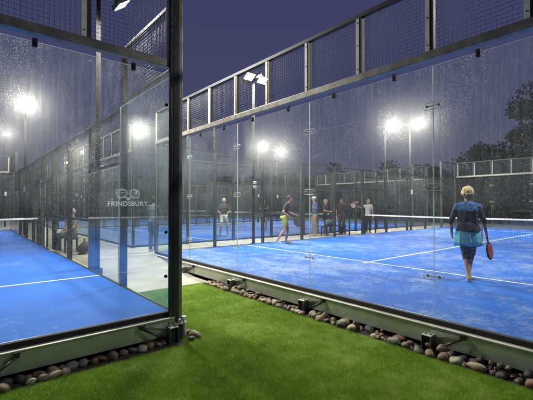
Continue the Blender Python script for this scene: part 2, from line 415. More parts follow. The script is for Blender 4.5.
# ------------------------------------------------------------------ the courts
U0, V0 = 4.29, .03               # right court: back wall at x=4.29, spanning y .03..10.03
court_floor('court_surface', U0, V0, U0 + 20, V0 + 10, 'blue_turf_sandy', 'x')
court_floor('court_surface', U0, 12., U0 + 20, 22., 'blue_turf_sandy', 'x')
court_floor('court_surface', U0, 24., U0 + 20, 34., 'blue_turf_sandy', 'x')
LX, LY = 2.06, 4.33              # left court: front right corner
court_floor('court_surface', LX - 10, LY, LX, LY + 20, 'blue_turf', 'y')
# local +x along, -y outward.  rz=-90: local x -> -Y, local -y -> -X
bw = back_wall('nearest long glass back wall of the sandy blue court, running in from the right edge', (U0, V0 + 10, 0), R(-90))
put(copy_tree(bw), (U0 + 20, V0, 0), R(90), 'far glass back wall of the woman\'s court, beyond the net')
put(copy_tree(bw), (U0, 22, 0), R(-90), 'glass back wall of the second blue court, beyond the concrete strip')
put(copy_tree(bw), (U0 + 20, 12, 0), R(90), 'far glass back wall of the second blue court, against the dark trees')
put(copy_tree(bw), (U0, 34, 0), R(-90), 'glass back wall of the third and farthest court beside the path')
lw = back_wall('front glass wall of the left court, with rackets and FRINDSBURY on its glass', (LX - 10, LY, 0), 0)
lf = copy_tree(bw); put(lf, (LX, LY + 20, 0), R(180), 'far end glass wall of the left court, behind its net')
sw = side_wall('mesh and glass side fence of the left court, along the concrete path', (LX, LY, 0), R(90))
put(copy_tree(sw), (U0 + 20, V0 + 10, 0), R(180), 'mesh and glass side fence between the sandy court and the concrete strip')
put(copy_tree(sw), (U0, V0, 0), 0, 'near side fence of the sandy court, out beyond the right edge')
put(copy_tree(sw), (U0, 12, 0), 0, 'side fence of the second court, on the far edge of the concrete strip')
put(copy_tree(sw), (U0 + 20, 22, 0), R(180), 'far side fence of the second blue court')
put(copy_tree(sw), (U0, 24, 0), 0, 'near side fence of the third court, deep in the mist')
# big corner post of the left court, belongs to its front wall
m = MB(); cx = 9.985
m.box(cx - .005, -.075, -.15, cx + .075, .005, 4.25, 'dark_steel'); m.box(cx + .0775, -.068, -.10, cx + .125, -.01, 4.25, 'galvanised')
m.box(cx - .05, -.074, -.10, cx - .008, -.030, 4.25, 'dark_steel')
m.build('corner_post', None, lw, .006)
m = MB(); m.box(cx - .06, -.12, -.34, cx + .10, .03, -.155, 'rubber_black'); m.box(cx - .09, -.14, -.150, cx + .16, .05, -.138, 'galvanised_pale')
m.box(cx - .075, -.128, -.32, cx - .063, .03, -.155, 'galvanised'); m.cyl((cx + .17, -.03, -.34), (cx + .17, -.03, -.09), .035, .032, 14, 'galvanised_pale')
for bx, by in ((-.06, -.11), (0, -.11), (.08, -.11), (.13, -.05), (.13, -.11)):
    m.cyl((cx + bx, by, -.138), (cx + bx, by, -.10), .009, .009, 6, 'galvanised'); m.cyl((cx + bx, by, -.138), (cx + bx, by, -.122), .017, .017, 6, 'galvanised_pale')
m.build('post_base', None, lw, .002)
for z in (.45, 1.0, 2.6):
    m = MB(); m.cyl((cx - .075, -.03, z), (cx - .075, -.012, z), .02, .02, 12); m.build('edge_clip', 'rubber_black', lw)

court_net('white taped net of the sandy court, beyond the woman', (U0 + 10, V0, 0), R(90))
net2 = court_net('net of the second court, seen beyond the concrete strip', (U0 + 10, 12, 0), R(90))
net3 = copy_tree(net2); put(net3, (U0 + 10, 24, 0), R(90), 'net of the third and farthest court')
net4 = copy_tree(net2); put(net4, (LX - 10, LY + 10, 0), 0, 'net of the left court, meeting its side fence')

# rackets, ball and name on the left court's front glass (written to be read from outside)
def sticker():
    y = -.0085; X = 9.445; Z = 1.40; m = MB()
    def ell(cx, cz, a, b, rot, r=.0032, N=30):
        pts = []
        for i in range(N):
            t_ = 2 * PI * i / N; px, pz = a * math.cos(t_), b * math.sin(t_)
            pts.append((cx + px * math.cos(rot) - pz * math.sin(rot), y, cz + px * math.sin(rot) + pz * math.cos(rot)))
        m.loop_tube(pts, r, 4)
    for s in (-1, 1):
        cx_, cz_ = X + s * .075, Z + .075; rot = s * R(-18)
        ell(cx_, cz_, .062, .050, rot); ell(cx_, cz_, .052, .041, rot, .0018)
        m.cyl((cx_ - s * .04, y, cz_ - .04), (X - s * .02, y, Z + .0), .006, .004, 6)
        for k in range(3):
            o_ = (k - 1) * .02; m.cyl((cx_ - .03, y, cz_ + o_ - .01 * s), (cx_ + .03, y, cz_ + o_ + .012), .0022, .0022, 4)
    m.ball((X, y, Z + .012), (.018, .003, .016), 2)
    m.build('racket_emblem', 'frosted_vinyl', lw)
    cu = bpy.data.curves.new('lettering', 'FONT'); cu.body = 'FRINDSBURY'; cu.size = .078; cu.align_x = 'CENTER'; cu.extrude = .0008; cu.offset = .0012; cu.space_character = 1.05
    ob = bpy.data.objects.new('lettering', cu); COL.objects.link(ob); ob.parent = lw; ob.location = (X, y, Z - .070); ob.rotation_euler = (PI / 2, 0, 0)
    cu.materials.append(MATS['frosted_vinyl'])
sticker()

# ------------------------------------------------------------------ ground
def sheet(name, pts, z, mat, kind='structure'):
    m = MB(); m.bm.faces.new([m.bm.verts.new((x, y, z if not isinstance(z, (list, tuple)) else z[i])) for i, (x, y) in enumerate(pts)])
    return tag(m.build(name, mat), kind=kind)
GZ = -.34
sheet('ground', [(-400, -400), (400, -400), (400, 400), (-400, 400)], GZ - .06, 'far_ground')
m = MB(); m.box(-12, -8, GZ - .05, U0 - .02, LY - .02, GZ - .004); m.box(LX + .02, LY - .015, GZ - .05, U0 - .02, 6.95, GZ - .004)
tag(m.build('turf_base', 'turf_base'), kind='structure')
# concrete: ramp up between the courts, then level strips
m = MB()
def quad(p): m.bm.faces.new([m.bm.verts.new(q) for q in p])
x0, x1 = LX + .02, U0 - .10
quad([(x0, 6.96, GZ), (x1, 6.96, GZ), (x1, 7.6, GZ + .01), (x0, 7.6, GZ + .01)]); quad([(x0, 7.6, GZ + .01), (x1, 7.6, GZ + .01), (x1, 9.9, -.06), (x0, 9.9, -.06)])
quad([(x0, 9.9, -.06), (x1, 9.9, -.06), (x1, 44, -.06), (x0, 44, -.06)])
quad([(x1, V0 + 10.1, -.06), (30, V0 + 10.1, -.06), (30, 11.9, -.06), (x1, 11.9, -.06)])
quad([(x1, 22.1, -.06), (30, 22.1, -.06), (30, 23.9, -.06), (x1, 23.9, -.06)])
quad([(x0, 6.96, GZ), (x0, 6.96, -.5), (x1, 6.96, -.5), (x1, 6.96, GZ)])
quad([(U0 + 20.1, -2, -.062), (30, -2, -.062), (30, 44, -.062), (U0 + 20.1, 44, -.062)])
quad([(-14, LY + 20.1, -.062), (x0, LY + 20.1, -.062), (x0, 44, -.062), (-14, 44, -.062)])
tag(m.build('concrete_path', 'concrete'), kind='structure')
# dark beds under the cobbles, colour standing in for the shadow line there
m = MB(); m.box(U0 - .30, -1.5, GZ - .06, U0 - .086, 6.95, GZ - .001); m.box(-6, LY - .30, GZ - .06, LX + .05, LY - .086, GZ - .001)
tag(m.build('cobble_shade_bed', 'bed_shade'), kind='structure')

# artificial grass blades
def blades(n, sampler, h=(.018, .034)):
    P = sampler(n); n = len(P); ang = rng.uniform(0, 2 * PI, n); hh = rng.uniform(*h, n); w = rng.uniform(.0012, .0022, n)
    lean = rng.uniform(.1, .8, n) * hh; la = rng.uniform(0, 2 * PI, n)
    dx, dy = np.cos(ang) * w, np.sin(ang) * w
    V = np.empty((n, 3, 3)); z = GZ - .005
    V[:, 0] = np.stack([P[:, 0] - dx, P[:, 1] - dy, np.full(n, z)], 1); V[:, 1] = np.stack([P[:, 0] + dx, P[:, 1] + dy, np.full(n, z)], 1)
    V[:, 2] = np.stack([P[:, 0] + np.cos(la) * lean, P[:, 1] + np.sin(la) * lean, z + hh], 1)
    return V.reshape(-1, 3)
def samp(n):
    # in polar rings about the lawn's seen part; nearer lawn gets more blades, all of it is real lawn area
    x = rng.uniform(-1.5, U0 - .30, n * 3); y = rng.uniform(.8, 6.95, n * 3)
    ok = (y < LY - .30) | (x > LX + .06)
    d = np.hypot(x, y); ok &= rng.uniform(0, 1, n * 3) < np.clip(3.2 / d, .0, 1) ** 1.2
    ok &= ~((x < .2) & (y < 1.5))
    P = np.stack([x, y], 1)[ok]; return P[:n]
V = blades(520000, samp); tag(npmesh('grass', V, np.arange(len(V)).reshape(-1, 3), 'turf_blade'), 'short bright green artificial grass between the two courts', 'grass', kind='stuff')

# ------------------------------------------------------------------ cobbles
def cobble_mesh(seed, mat):
    r = random.Random(seed); m = MB(); vs = m.ball((0, 0, 0), 1, 3)
    off = Vector((r.uniform(0, 90), r.uniform(0, 90), r.uniform(0, 90))); sx, sy, sz = r.uniform(.85, 1.35), r.uniform(.75, 1.0), r.uniform(.6, .8)
    for v in vs:
        k = 1 + .30 * mnoise.noise(v.co * .9 + off) + .09 * mnoise.noise(v.co * 2.6 + off)
        v.co = Vector((v.co.x * k * sx, v.co.y * k * sy, v.co.z * k * sz))
    me_o = m.build('cobble', mat); me = me_o.data; bpy.data.objects.remove(me_o); return me
SM = {c: [cobble_mesh(10 * i + j, 'stone_' + c) for j in range(4)] for i, c in enumerate(('brown', 'grey', 'tan', 'red', 'dark', 'pale'))}
CN = {'brown': 'brown', 'grey': 'grey', 'tan': 'tan', 'red': 'reddish', 'dark': 'dark', 'pale': 'pale'}
def cobble(x, y, z, s, where, group, r):
    c = r.choices(['brown', 'grey', 'tan', 'red', 'dark', 'pale'], [10, 6, 5, 4, 6, 2])[0]
    o = bpy.data.objects.new('cobble', r.choice(SM[c])); COL.objects.link(o); o.location = (x, y, z); o.scale = (s, s, s)
    o.rotation_euler = (r.uniform(-.3, .3), r.uniform(-.3, .3), r.uniform(0, 6.3))
    tag(o, '%s rounded cobble %s' % (CN[c], where), 'cobble', group)
r = random.Random(3)
y = -.3
while y < 6.85:
    k = (10.03 - y) / 2; sec = ('beside the beam at the right edge of the lawn', 'between the two nearest feet of the right glass wall', 'between the middle feet of the right glass wall', 'by the far end of the lawn under the right wall')[min(3, max(0, int((y + .0) / 2)))]
    s = r.choice((r.uniform(.026, .045), r.uniform(.045, .078))); rows = 2 if r.random() < .85 else 1
    for q in range(rows):
        near_foot = abs(((10.03 - y) % 2 + 1) % 2 - 1) < .10
        xx = U0 - .145 - q * .095 + r.uniform(-.012, .012)
        if near_foot: xx = min(xx, U0 - .27)
        cobble(xx, y + r.uniform(-.02, .02), GZ + s * .35, s * (1 if q else .95), sec, 'river cobbles along the right glass wall', r)
    if r.random() < .25: cobble(U0 - .17, y + .05, GZ + .085, s * .75, sec, 'river cobbles along the right glass wall', r)
    y += s * 1.55
x = -1.2
while x < 1.95:
    sec = 'under the beam of the left court, %s' % ('at the frame edge' if x < .3 else 'midway along it' if x < 1.2 else 'near the corner post')
    s = r.uniform(.034, .066)
    for q in range(2 if x < 1.0 and r.random() < .7 else 1):
        cobble(x + r.uniform(-.02, .02), LY - .15 - q * .10 + r.uniform(-.012, .012), GZ + s * .35, s, sec, 'river cobbles along the left court', r)
    x += s * 1.7
for i, (px, py, s) in enumerate(((2.30, 4.20, .065), (2.27, 4.33, .05), (2.33, 4.12, .045), (2.22, 4.10, .042))):
    cobble(px, py, GZ + s * .35, s, 'at the foot of the left corner post', 'cobbles at the corner post', r)

# ------------------------------------------------------------------ floodlight masts
LAMP_W = 540
def head(parent, off, yaw, power=1.):
    """one LED floodlight, aimed along local yaw and downwards; the lens and the light share one place"""
    hd = empty('floodlight', off, yaw); hd.rotation_euler = (R(38), 0, yaw); hd.parent = parent
    m = MB(); m.box(-.20, -.16, .0, .20, .16, .07)
    for k in range(7): m.box(-.18 + k * .055, -.14, .071, -.165 + k * .055, .14, .11)
    m.build('lamp_body', 'lamp_housing', hd, .006)
    m = MB(); m.box(-.17, -.13, -.006, .17, .13, -.001); m.build('lamp_lens', 'lamp_lens', hd)
    li = bpy.data.lights.new('flood_beam', 'AREA'); li.shape = 'RECTANGLE'; li.size = .34; li.size_y = .26; li.energy = LAMP_W * power; li.color = (1, .95, .84); li.spread = R(166)
    lo = bpy.data.objects.new('flood_beam', li); COL.objects.link(lo); lo.parent = hd; lo.location = (0, 0, -.012)
def mast(label, loc, rz, heads=(0,), pole='pole_paint', power=1.):
    t = empty('floodlight_mast', loc, rz, label=label, cat='floodlight mast', group='floodlight masts around the courts')
    m = MB(); m.cyl((0, 0, -.3), (0, 0, 5.95), .055, .045, 16); m.cyl((0, 0, -.3), (0, 0, -.04), .11, .11, 16); m.build('pole', pole, t)
    m = MB(); m.box(-.035, -.50, 5.93, .035, .50, 5.99); m.build('crossbar', 'galvanised', t)
    m = MB(); m.box(-.06, -.11, 1.95, .06, -.056, 2.2); m.build('junction_box', 'white_plastic', t, .01)
    for h in heads:
        if h == 0: head(t, (0, .50, 5.90), 0, power)      # throws towards local +y
        elif h == 1: head(t, (0, -.50, 5.90), PI, power)
        else:
            for q in (-.30, .30): head(t, (q, -.16, 5.92), PI, power * .7)
            m = MB(); m.box(-.4, -.03, 6.0, .4, .03, 6.05); m.build('crossbar', 'galvanised', t)
    return t
mast('mast behind the nearest flood lamps above the right wall mesh', (8.15, 10.45, 0), 0, (0, 2))
mast('tall mast right of the pair of lamps beyond the sandy court', (19.6, 10.6, 0), 0, (0, 1))
mast('tall mast left of the pair of lamps beyond the sandy court', (18.9, 11.80, 0), 0, (1,))
mast('mast over the second court, left of the brightest lamp cluster', (18.0, 22.5, 0), 0, (0, 1))
mast('mast over the second court, at the heart of the brightest lamp cluster', (20.9, 23.5, 0), 0, (0, 1))
mast('mast whose lamp shows above the left fence by the corner post', (8.3, 22.5, 0), 0, (0, 1), power=.6)
mast('distant mast between the left fence posts, beyond the third court', (8.0, 34.6, 0), 0, (1,), power=1.)
mast('most distant mast at the end of the path', (8.6, 44.0, 0), 0, (1,), power=1.)
mast('mast at the far end of the left court, with the glaring lamp', (2.26, 20.1, 0), 0, (0, 1), power=.48)
mast('mast at the left edge, beyond the left court', (2.2, 29.0, 0), 0, (1,), power=.42)
mast('mast beside the left court fence, its lamps just above the picture', (2.28, 8.45, 0), R(90), (0, 1), 'pole_paint', 1.25)
mast('mast on the near side of the sandy court, out of the frame', (8.3, -.35, 0), 0, (0,), power=.6)
mast('mast on the near far corner of the sandy court, out of the frame', (20.3, -.35, 0), 0, (0,))

# ------------------------------------------------------------------ trees
def tree(label, loc, h, w, seed, group, n=2600, trunk_h=.3, leaf=.16):
    r_ = np.random.default_rng(seed); t = empty('tree', loc, 0, label=label, cat='tree', group=group)
    m = MB(); m.cyl((0, 0, -.2), (0, 0, h * .7), .16 + h * .012, .05, 8)
    for k in range(7):
        a = r_.uniform(0, 6.3); z = h * r_.uniform(.2, .55); L = w * r_.uniform(.5, .8)
        m.cyl((0, 0, z), (math.cos(a) * L, math.sin(a) * L, z + h * .25), .06, .02, 6)
    m.build('trunk', 'trunk_bark', t)
    C = []
    for k in range(34):
        a = r_.uniform(0, 6.3); zz = r_.uniform(trunk_h * .5, .95); rad = w * (1 - ((zz - .45) / .62) ** 2) ** .5 if abs(zz - .45) < .6 else w * .3
        q = r_.uniform(.2, .95); C.append((math.cos(a) * rad * q, math.sin(a) * rad * q, zz * h, r_.uniform(.22, .42) * w))
    C = np.array(C); idx = r_.integers(0, len(C), n); d = r_.normal(size=(n, 3)); d /= np.linalg.norm(d, axis=1)[:, None]
    P = C[idx, :3] + d * C[idx, 3:4] * r_.uniform(.55, 1.1, (n, 1)) * np.array([1, 1, .8])
    P[:, 2] = np.maximum(P[:, 2], .25)
    u = r_.normal(size=(n, 3)); u /= np.linalg.norm(u, axis=1)[:, None]; v = np.cross(u, r_.normal(size=(n, 3))); v /= np.linalg.norm(v, axis=1)[:, None]
    s = r_.uniform(.6, 1.3, (n, 1)) * leaf
    V = np.stack([P - u * s, P + v * s * .6, P + u * s, P - v * s * .6], 1).reshape(-1, 3)
    npmesh('crown', V, np.arange(len(V)).reshape(-1, 4), 'leaf', t); return t
tree('tall rounded dark tree rising highest at the right edge beyond the courts', (36.0, 2.6, GZ), 13.2, 5.6, 1, 'trees behind the courts', 26000)
tree('dark tree stepping down left of the tallest one at the right', (35.5, 7.0, GZ), 10.6, 4.4, 2, 'trees behind the courts', 15000)
tree('lower bushy dark tree where the right tree line begins', (36, 11.5, GZ), 7.2, 3.6, 3, 'trees behind the courts', 9000)
tree('dark tree beyond the right edge', (36, -4.5, GZ), 10.0, 4.5, 9, 'trees behind the courts', 12000)
base_tree = tree('low dark tree in the even row behind the far courts', (34, 16, GZ), 5.2, 2.8, 4, 'low row of trees behind the far courts', 6000)
b2 = tree('low dark tree in the even row behind the far courts', (34, 20, GZ), 5.8, 2.9, 5, 'low row of trees behind the far courts', 6000)
for i, (tx, ty) in enumerate([(34.5, 24), (35, 28.5), (34, 33), (34.5, 38), (33, 43), (30, 47), (26, 48), (21.5, 48.5), (17, 49), (12.5, 50), (7, 51), (2, 51), (-3, 50.5), (-9, 50)]):
    c = put(copy_tree((base_tree, b2)[i % 2]), (tx, ty, GZ), i * 1.3); s = .9 + .25 * ((i * 37) % 10) / 10; c.scale = (s, s, s)
V = []
n = 60000; r_ = np.random.default_rng(5); tt = r_.uniform(0, 1, n)
path = np.array([(46, -30), (44, 10), (42, 40), (30, 58), (0, 62), (-40, 60)], float); seg = np.linspace(0, 1, len(path))
px = np.interp(tt, seg, path[:, 0]) + r_.normal(0, 1.3, n); py = np.interp(tt, seg, path[:, 1]) + r_.normal(0, 1.3, n)
top = 4.6 + 1.1 * np.sin(tt * 61) + .8 * np.sin(tt * 143 + 1) + .5 * np.sin(tt * 331)
pz = GZ + r_.uniform(0, 1, n) ** .8 * top; P = np.stack([px, py, pz], 1)
u = r_.normal(size=(n, 3)); u /= np.linalg.norm(u, axis=1)[:, None]; v = np.cross(u, r_.normal(size=(n, 3))); v /= np.linalg.norm(v, axis=1)[:, None]; s = r_.uniform(.2, .45, (n, 1))
V = np.stack([P - u * s, P + v * s * .7, P + u * s, P - v * s * .7], 1).reshape(-1, 3)
tag(npmesh('woodland', V, np.arange(len(V)).reshape(-1, 4), 'leaf'), 'dark distant belt of woodland behind all the courts', 'woodland', kind='stuff')

# ------------------------------------------------------------------ people
TMP = bpy.data.scenes.new('workbench')
def remeshed(name, bm, voxel, mat_fn, mats, parent, smooth=3, post=None):
    me = bm; o = bpy.data.objects.new(name, me); TMP.collection.objects.link(o)
    md = o.modifiers.new('r', 'REMESH'); md.mode = 'VOXEL'; md.voxel_size = voxel; md.use_smooth_shade = True
    sm = o.modifiers.new('s', 'SMOOTH'); sm.factor = .5; sm.iterations = smooth
    
    with bpy.context.temp_override(scene=TMP, view_layer=TMP.view_layers[0]): dg = bpy.context.evaluated_depsgraph_get()
    dg.update(); ev = o.evaluated_get(dg); new = bpy.data.meshes.new_from_object(ev)
    o.modifiers.clear(); o.data = new; new.materials.clear(); TMP.collection.objects.unlink(o); COL.objects.link(o)
    if post: post(new)
    for m_ in mats: new.materials.append(MATS[m_])
    if mat_fn:
        for p in new.polygons: p.material_index = mat_fn(p.center)
    for p in new.polygons: p.use_smooth = True
    o.parent = parent; return o
class Body:
    ICO = {}
    def __init__(s): s.V = []; s.F = []; s.n = 0
    def ell(s, c, r, rot=None, sub=2):
        if sub not in Body.ICO:
            b_ = bmesh.new(); bmesh.ops.create_icosphere(b_, subdivisions=sub, radius=1.); b_.verts.index_update()
            Body.ICO[sub] = (np.array([v.co[:] for v in b_.verts]), np.array([[v.index for v in f.verts] for f in b_.faces])); b_.free()
        V, F = Body.ICO[sub]; P = V * np.array(r)
        if rot is not None: P = P @ np.array(rot).T
        s.V.append(P + np.array(c)[None]); s.F.append(F + s.n); s.n += len(V)
    @property
    def bm(s):
        me = bpy.data.meshes.new('raw'); V = np.concatenate(s.V); F = np.concatenate(s.F)
        me.vertices.add(len(V)); me.vertices.foreach_set('co', V.astype(np.float32).ravel()); me.loops.add(F.size); me.loops.foreach_set('vertex_index', F.astype(np.int32).ravel())
        me.polygons.add(len(F)); me.polygons.foreach_set('loop_start', np.arange(0, F.size, 3, dtype=np.int32)); me.update(calc_edges=True); return me
    def limb(s, *pr, flat=None):
        """pr: alternating (point, radius)"""
        pts = [(Vector(pr[i]), pr[i + 1]) for i in range(0, len(pr), 2)]
        for (a, ra), (b, rb) in zip(pts, pts[1:]):
            n = max(2, int((b - a).length / (min(ra, rb) * .4)) + 1)
            for i in range(n + 1):
                t_ = i / n; r_ = ra + (rb - ra) * t_; s.ell(a.lerp(b, t_), (r_, r_, r_), sub=1 if r_ < .02 else 2)
def hand(B, wr, d, palm_n, curl=.5, side=1):
    """palm, four unequal bent fingers and a thumb from the palm's side; d points down the forearm"""
    d = Vector(d).normalized(); n = Vector(palm_n).normalized(); lat = d.cross(n).normalized() * side
    c = wr + d * .05; B.ell(c, (.012, .012, .012))
    for a in np.linspace(-.028, .028, 4):
        B.limb(wr + lat * a * .6, .015, wr + d * .085 + lat * a, .0125)
    for i, (a, L) in enumerate(zip((-.030, -.010, .010, .030), (.075, .085, .08, .062))):
        p0 = wr + d * .085 + lat * a; d1 = (d + n * curl).normalized(); p1 = p0 + d1 * L * .45
        d2 = (d + n * curl * 2.4).normalized(); p2 = p1 + d2 * L * .33; d3 = (d * .4 + n * curl * 3).normalized(); p3 = p2 + d3 * L * .22
        B.limb(p0, .0095, p1, .009, p2, .008, p3, .007)
    q0 = wr + d * .03 - lat * .03; q1 = q0 + (d * .5 - lat * .8 + n * .4).normalized() * .038; q2 = q1 + (d + n * .5).normalized() * .032
    B.limb(q0, .014, q1, .011, q2, .009)
def person(label, loc, rz, J, skin='skin', top=('navy',), top_fn=None, bottom='black_cloth', bottom_to='knee', shoes='trainer', hair='hair_dark', hair_style='short', sleeve='short', vox=.014, scale=1.0, fingers=True, group=None, skirt=None):
    D = dict(pel=(0, 0, .93), wai=(0, .0, 1.08), che=(0, .0, 1.28), nek=(0, .005, 1.44), hea=(0, .025, 1.60),
             shL=(-.175, 0, 1.385), shR=(.175, 0, 1.385), elL=(-.22, -.03, 1.12), elR=(.22, -.03, 1.12), wrL=(-.235, .03, .88), wrR=(.235, .03, .88),
             hiL=(-.085, 0, .90), hiR=(.085, 0, .90), knL=(-.095, .02, .50), knR=(.095, .02, .50), anL=(-.095, -.02, .085), anR=(.095, -.02, .085), toeA=0., face=(0, 1, 0))
    D.update(J); g = {k: Vector(v) for k, v in D.items() if isinstance(v, tuple)}
    t = empty('person', loc, rz, label=label, cat='person', group=group); t.scale = (scale,) * 3
    f = g['face'].normalized(); hz = Matrix.Rotation(math.atan2(-f.x, f.y), 3, 'Z'); B = Body(); H = g['hea']
    # torso
    def tor(B, e, lo='pel'):
        e += D.get('bulk', 0)
        if D.get('bulk'): B.limb(g['pel'] + Vector((-.05, 0, .06)), .12 + e * .5, g['che'] + Vector((-.06, 0, .0)), .115 + e * .5); B.limb(g['pel'] + Vector((.05, 0, .06)), .12 + e * .5, g['che'] + Vector((.06, 0, .0)), .115 + e * .5)
        B.ell(g['pel'], (.155 + e, .105 + e, .10 + e)); B.ell(g['pel'].lerp(g['wai'], .5), (.14 + e, .10 + e, .10 + e)); B.ell(g['wai'], (.13 + e, .095 + e, .11 + e))
        B.ell(g['wai'].lerp(g['che'], .5), (.14 + e, .10 + e, .11 + e)); B.ell(g['che'], (.155 + e, .108 + e, .12 + e)); B.ell(g['che'].lerp(g['nek'], .55), (.14 + e, .085 + e, .07 + e))
        es = e - D.get('bulk', 0); B.limb(g['shL'], .050 + es, g['nek'] + Vector((0, 0, -.03)), .056 + es, g['shR'], .050 + es)
    tor(B, -.008)
    B.limb(g['nek'] - Vector((0, 0, .04)), .056, H - Vector((0, .0, .07)), .05)
    B.ell(H, (.074, .092, .105), hz); B.ell(H + hz @ Vector((0, .025, -.055)), (.052, .062, .05), hz)
    B.ell(H + hz @ Vector((0, .098, -.012)), (.011, .016, .02), hz, 1); B.ell(H + hz @ Vector((0, .085, -.055)), (.024, .012, .008), hz, 1)
    for s in (-1, 1):
        B.ell(H + hz @ Vector((s * .076, -.005, -.005)), (.010, .018, .028), hz, 1)
    for s in 'LR':
        sg = 1 if s == 'L' else -1
        B.limb(g['sh' + s], .048, g['el' + s], .036, g['wr' + s], .024)
        B.limb(g['hi' + s], .085, g['kn' + s], .052, g['kn' + s].lerp(g['an' + s], .35), .053, g['an' + s], .033)
        fw = g['foot' + s].normalized() if 'foot' + s in g else Vector((0, 1, -.18)).normalized()
        B.limb(g['an' + s] - Vector((0, .0, .03)), .035, g['an' + s] + fw * .14, .028)
        if fingers: hand(B, g['wr' + s], g['wr' + s] - g['el' + s], g.get('palm' + s, Vector((0, 1, 0))), D.get('curl' + s, .35), sg)
        else: B.limb(g['wr' + s], .026, g['wr' + s] + (g['wr' + s] - g['el' + s]).normalized() * .12, .02)
    body = remeshed('body', B.bm, vox if not fingers else min(vox, .0075), None, [skin], t, 2)
    m = MB()
    for s in (-1, 1):
        c = H + hz @ Vector((s * .03, .083, .012)); m.ball(c, .010, 2, 'sole'); c = H + hz @ Vector((s * .03, .0915, .012)); m.ball(c, .005, 1, 'hair_dark')
    m.build('eyes', None, t)
    # shirt
    B = Body(); tor(B, .010); L = {'short': .62, 'long': 1.9, 'elbow': 1.25}[sleeve]
    for s in 'LR':
        a, e, w_ = g['sh' + s], g['el' + s], g['wr' + s]
        if L <= 1: B.limb(a, .062, a.lerp(e, L), .055)
        else: B.limb(a, .062, e, .050, e.lerp(w_, L - 1), .040)
    def folds(amp, zs_=1.):
        def f_(me):
            nr = [v.normal.copy() for v in me.vertices]
            for v, no in zip(me.vertices, nr):
                p = v.co; n_ = mnoise.noise(Vector((p.x * 13, p.y * 13, p.z * 7 * zs_)) + Vector((len(label), 3, 1))) + .5 * mnoise.noise(Vector((p.x * 30 + p.z * 14, p.y * 30, p.z * 22)))
                v.co = p + no * amp * n_
        return f_
    remeshed('shirt', B.bm, vox, top_fn, list(top), t, 10, folds(.016))
    if D.get('hem'):      # loose hem hanging over the skirt
        m = MB(); N = 64; rg = []
        for z, a, b, w_ in ((1.10, .155, .125, .0), (1.02, .178, .146, .01), (.95, .198, .166, .03), (.905, .206, .174, .05)):
            rg.append([m.bm.verts.new((a * (1 + w_ * math.sin(i * 2 * PI / N * 7 + 1)) * math.cos(i * 2 * PI / N), b * (1 + w_ * math.sin(i * 2 * PI / N * 11)) * math.sin(i * 2 * PI / N), z + w_ * .25 * math.sin(i * 2 * PI / N * 2 + .6))) for i in range(N)])
        for P_, Q_ in zip(rg, rg[1:]):
            for i in range(N): m.bm.faces.new([P_[i], P_[(i + 1) % N], Q_[(i + 1) % N], Q_[i]])
        o = m.build('shirt_hem', top[0], t, smooth=True); sd = o.modifiers.new('s', 'SOLIDIFY'); sd.thickness = .004
    # shorts / trousers
    B = Body(); k = {'knee': 1.22, 'thigh': .62, 'ankle': 1.93}[bottom_to]; e = .016
    B.ell(g['pel'], (.155 + e, .11 + e, .10)); loose = .012
    for s in 'LR':
        a, b, c = g['hi' + s], g['kn' + s], g['an' + s]
        if k <= 1: B.limb(a, .098 + loose, a.lerp(b, k), .066 + loose)
        else: B.limb(a, .096 + loose, b, .062 + loose, b.lerp(c, k - 1), .046 + loose)
    remeshed('trousers' if k > 1 else 'shorts', B.bm, vox, None, [bottom], t, 3, folds(.012, .6))
    for s in 'LR':
        B = Body(); fw = g['foot' + s].normalized() if 'foot' + s in g else Vector((0, 1, -.18)).normalized(); a = g['an' + s]
        B.limb(a - Vector((0, 0, .02)), .045, a - Vector((0, .015, .045)), .043, a + fw * .09 - Vector((0, 0, .018)), .045, a + fw * .165 - Vector((0, 0, .01)), .034)
        lo = a.z - .055
        remeshed('shoe', B.bm, .009, (lambda c, lo=lo: 1 if c.z < lo else 0), [shoes, 'sole'], t, 2)
    # hair
    B = Body(); hv = Vector((0, -.014, .022))
    B.ell(H + hz @ hv, (.087, .098, .102), hz)
    rr = random.Random(len(label))
    if hair_style in ('curly', 'short'):
        nn = 240 if hair_style == 'curly' else 26
        for _ in range(nn):
            a = rr.uniform(0, 2 * PI); zc = rr.uniform(-.92, 1); q = math.sqrt(1 - zc * zc); p = Vector((math.cos(a) * q * .087, math.sin(a) * q * .098 - .014, zc * .10 + .02))
            if (p.y > .05 and p.z < .055) or (p.y > 0 and p.z < -.03): continue
            if p.z < -.02: p.y -= .015
            k_ = rr.uniform(.017, .030) if hair_style == 'curly' else .01
            B.ell(H + hz @ p, (k_, k_, k_), None, 1)
        B.ell(H + hz @ Vector((0, -.045, -.035)), (.066, .046, .058), hz)
    # cut the face free
    def cut(me):
        for v in me.vertices:
            q = hz.transposed() @ (v.co - H)
            if q.y > .03 and q.z < .055: v.co = H + hz @ Vector((q.x * .93, .03 - .2 * (q.y - .03), q.z))
    remeshed('hair', B.bm, .008, (lambda c: 1 if hair_style == 'curly' and c.z < H.z - .012 + .012 * math.sin(c.x * 90) else 0), [hair, 'hair_nape'], t, 1, cut)
    if hair_style == 'cap':
        m = MB(); m.ball(H + hz @ Vector((0, -.005, .055)), (.093, .103, .075), 3); m.ball(H + hz @ Vector((0, .12, .045)), (.065, .075, .012), 2); m.build('cap', 'white_cloth', t)
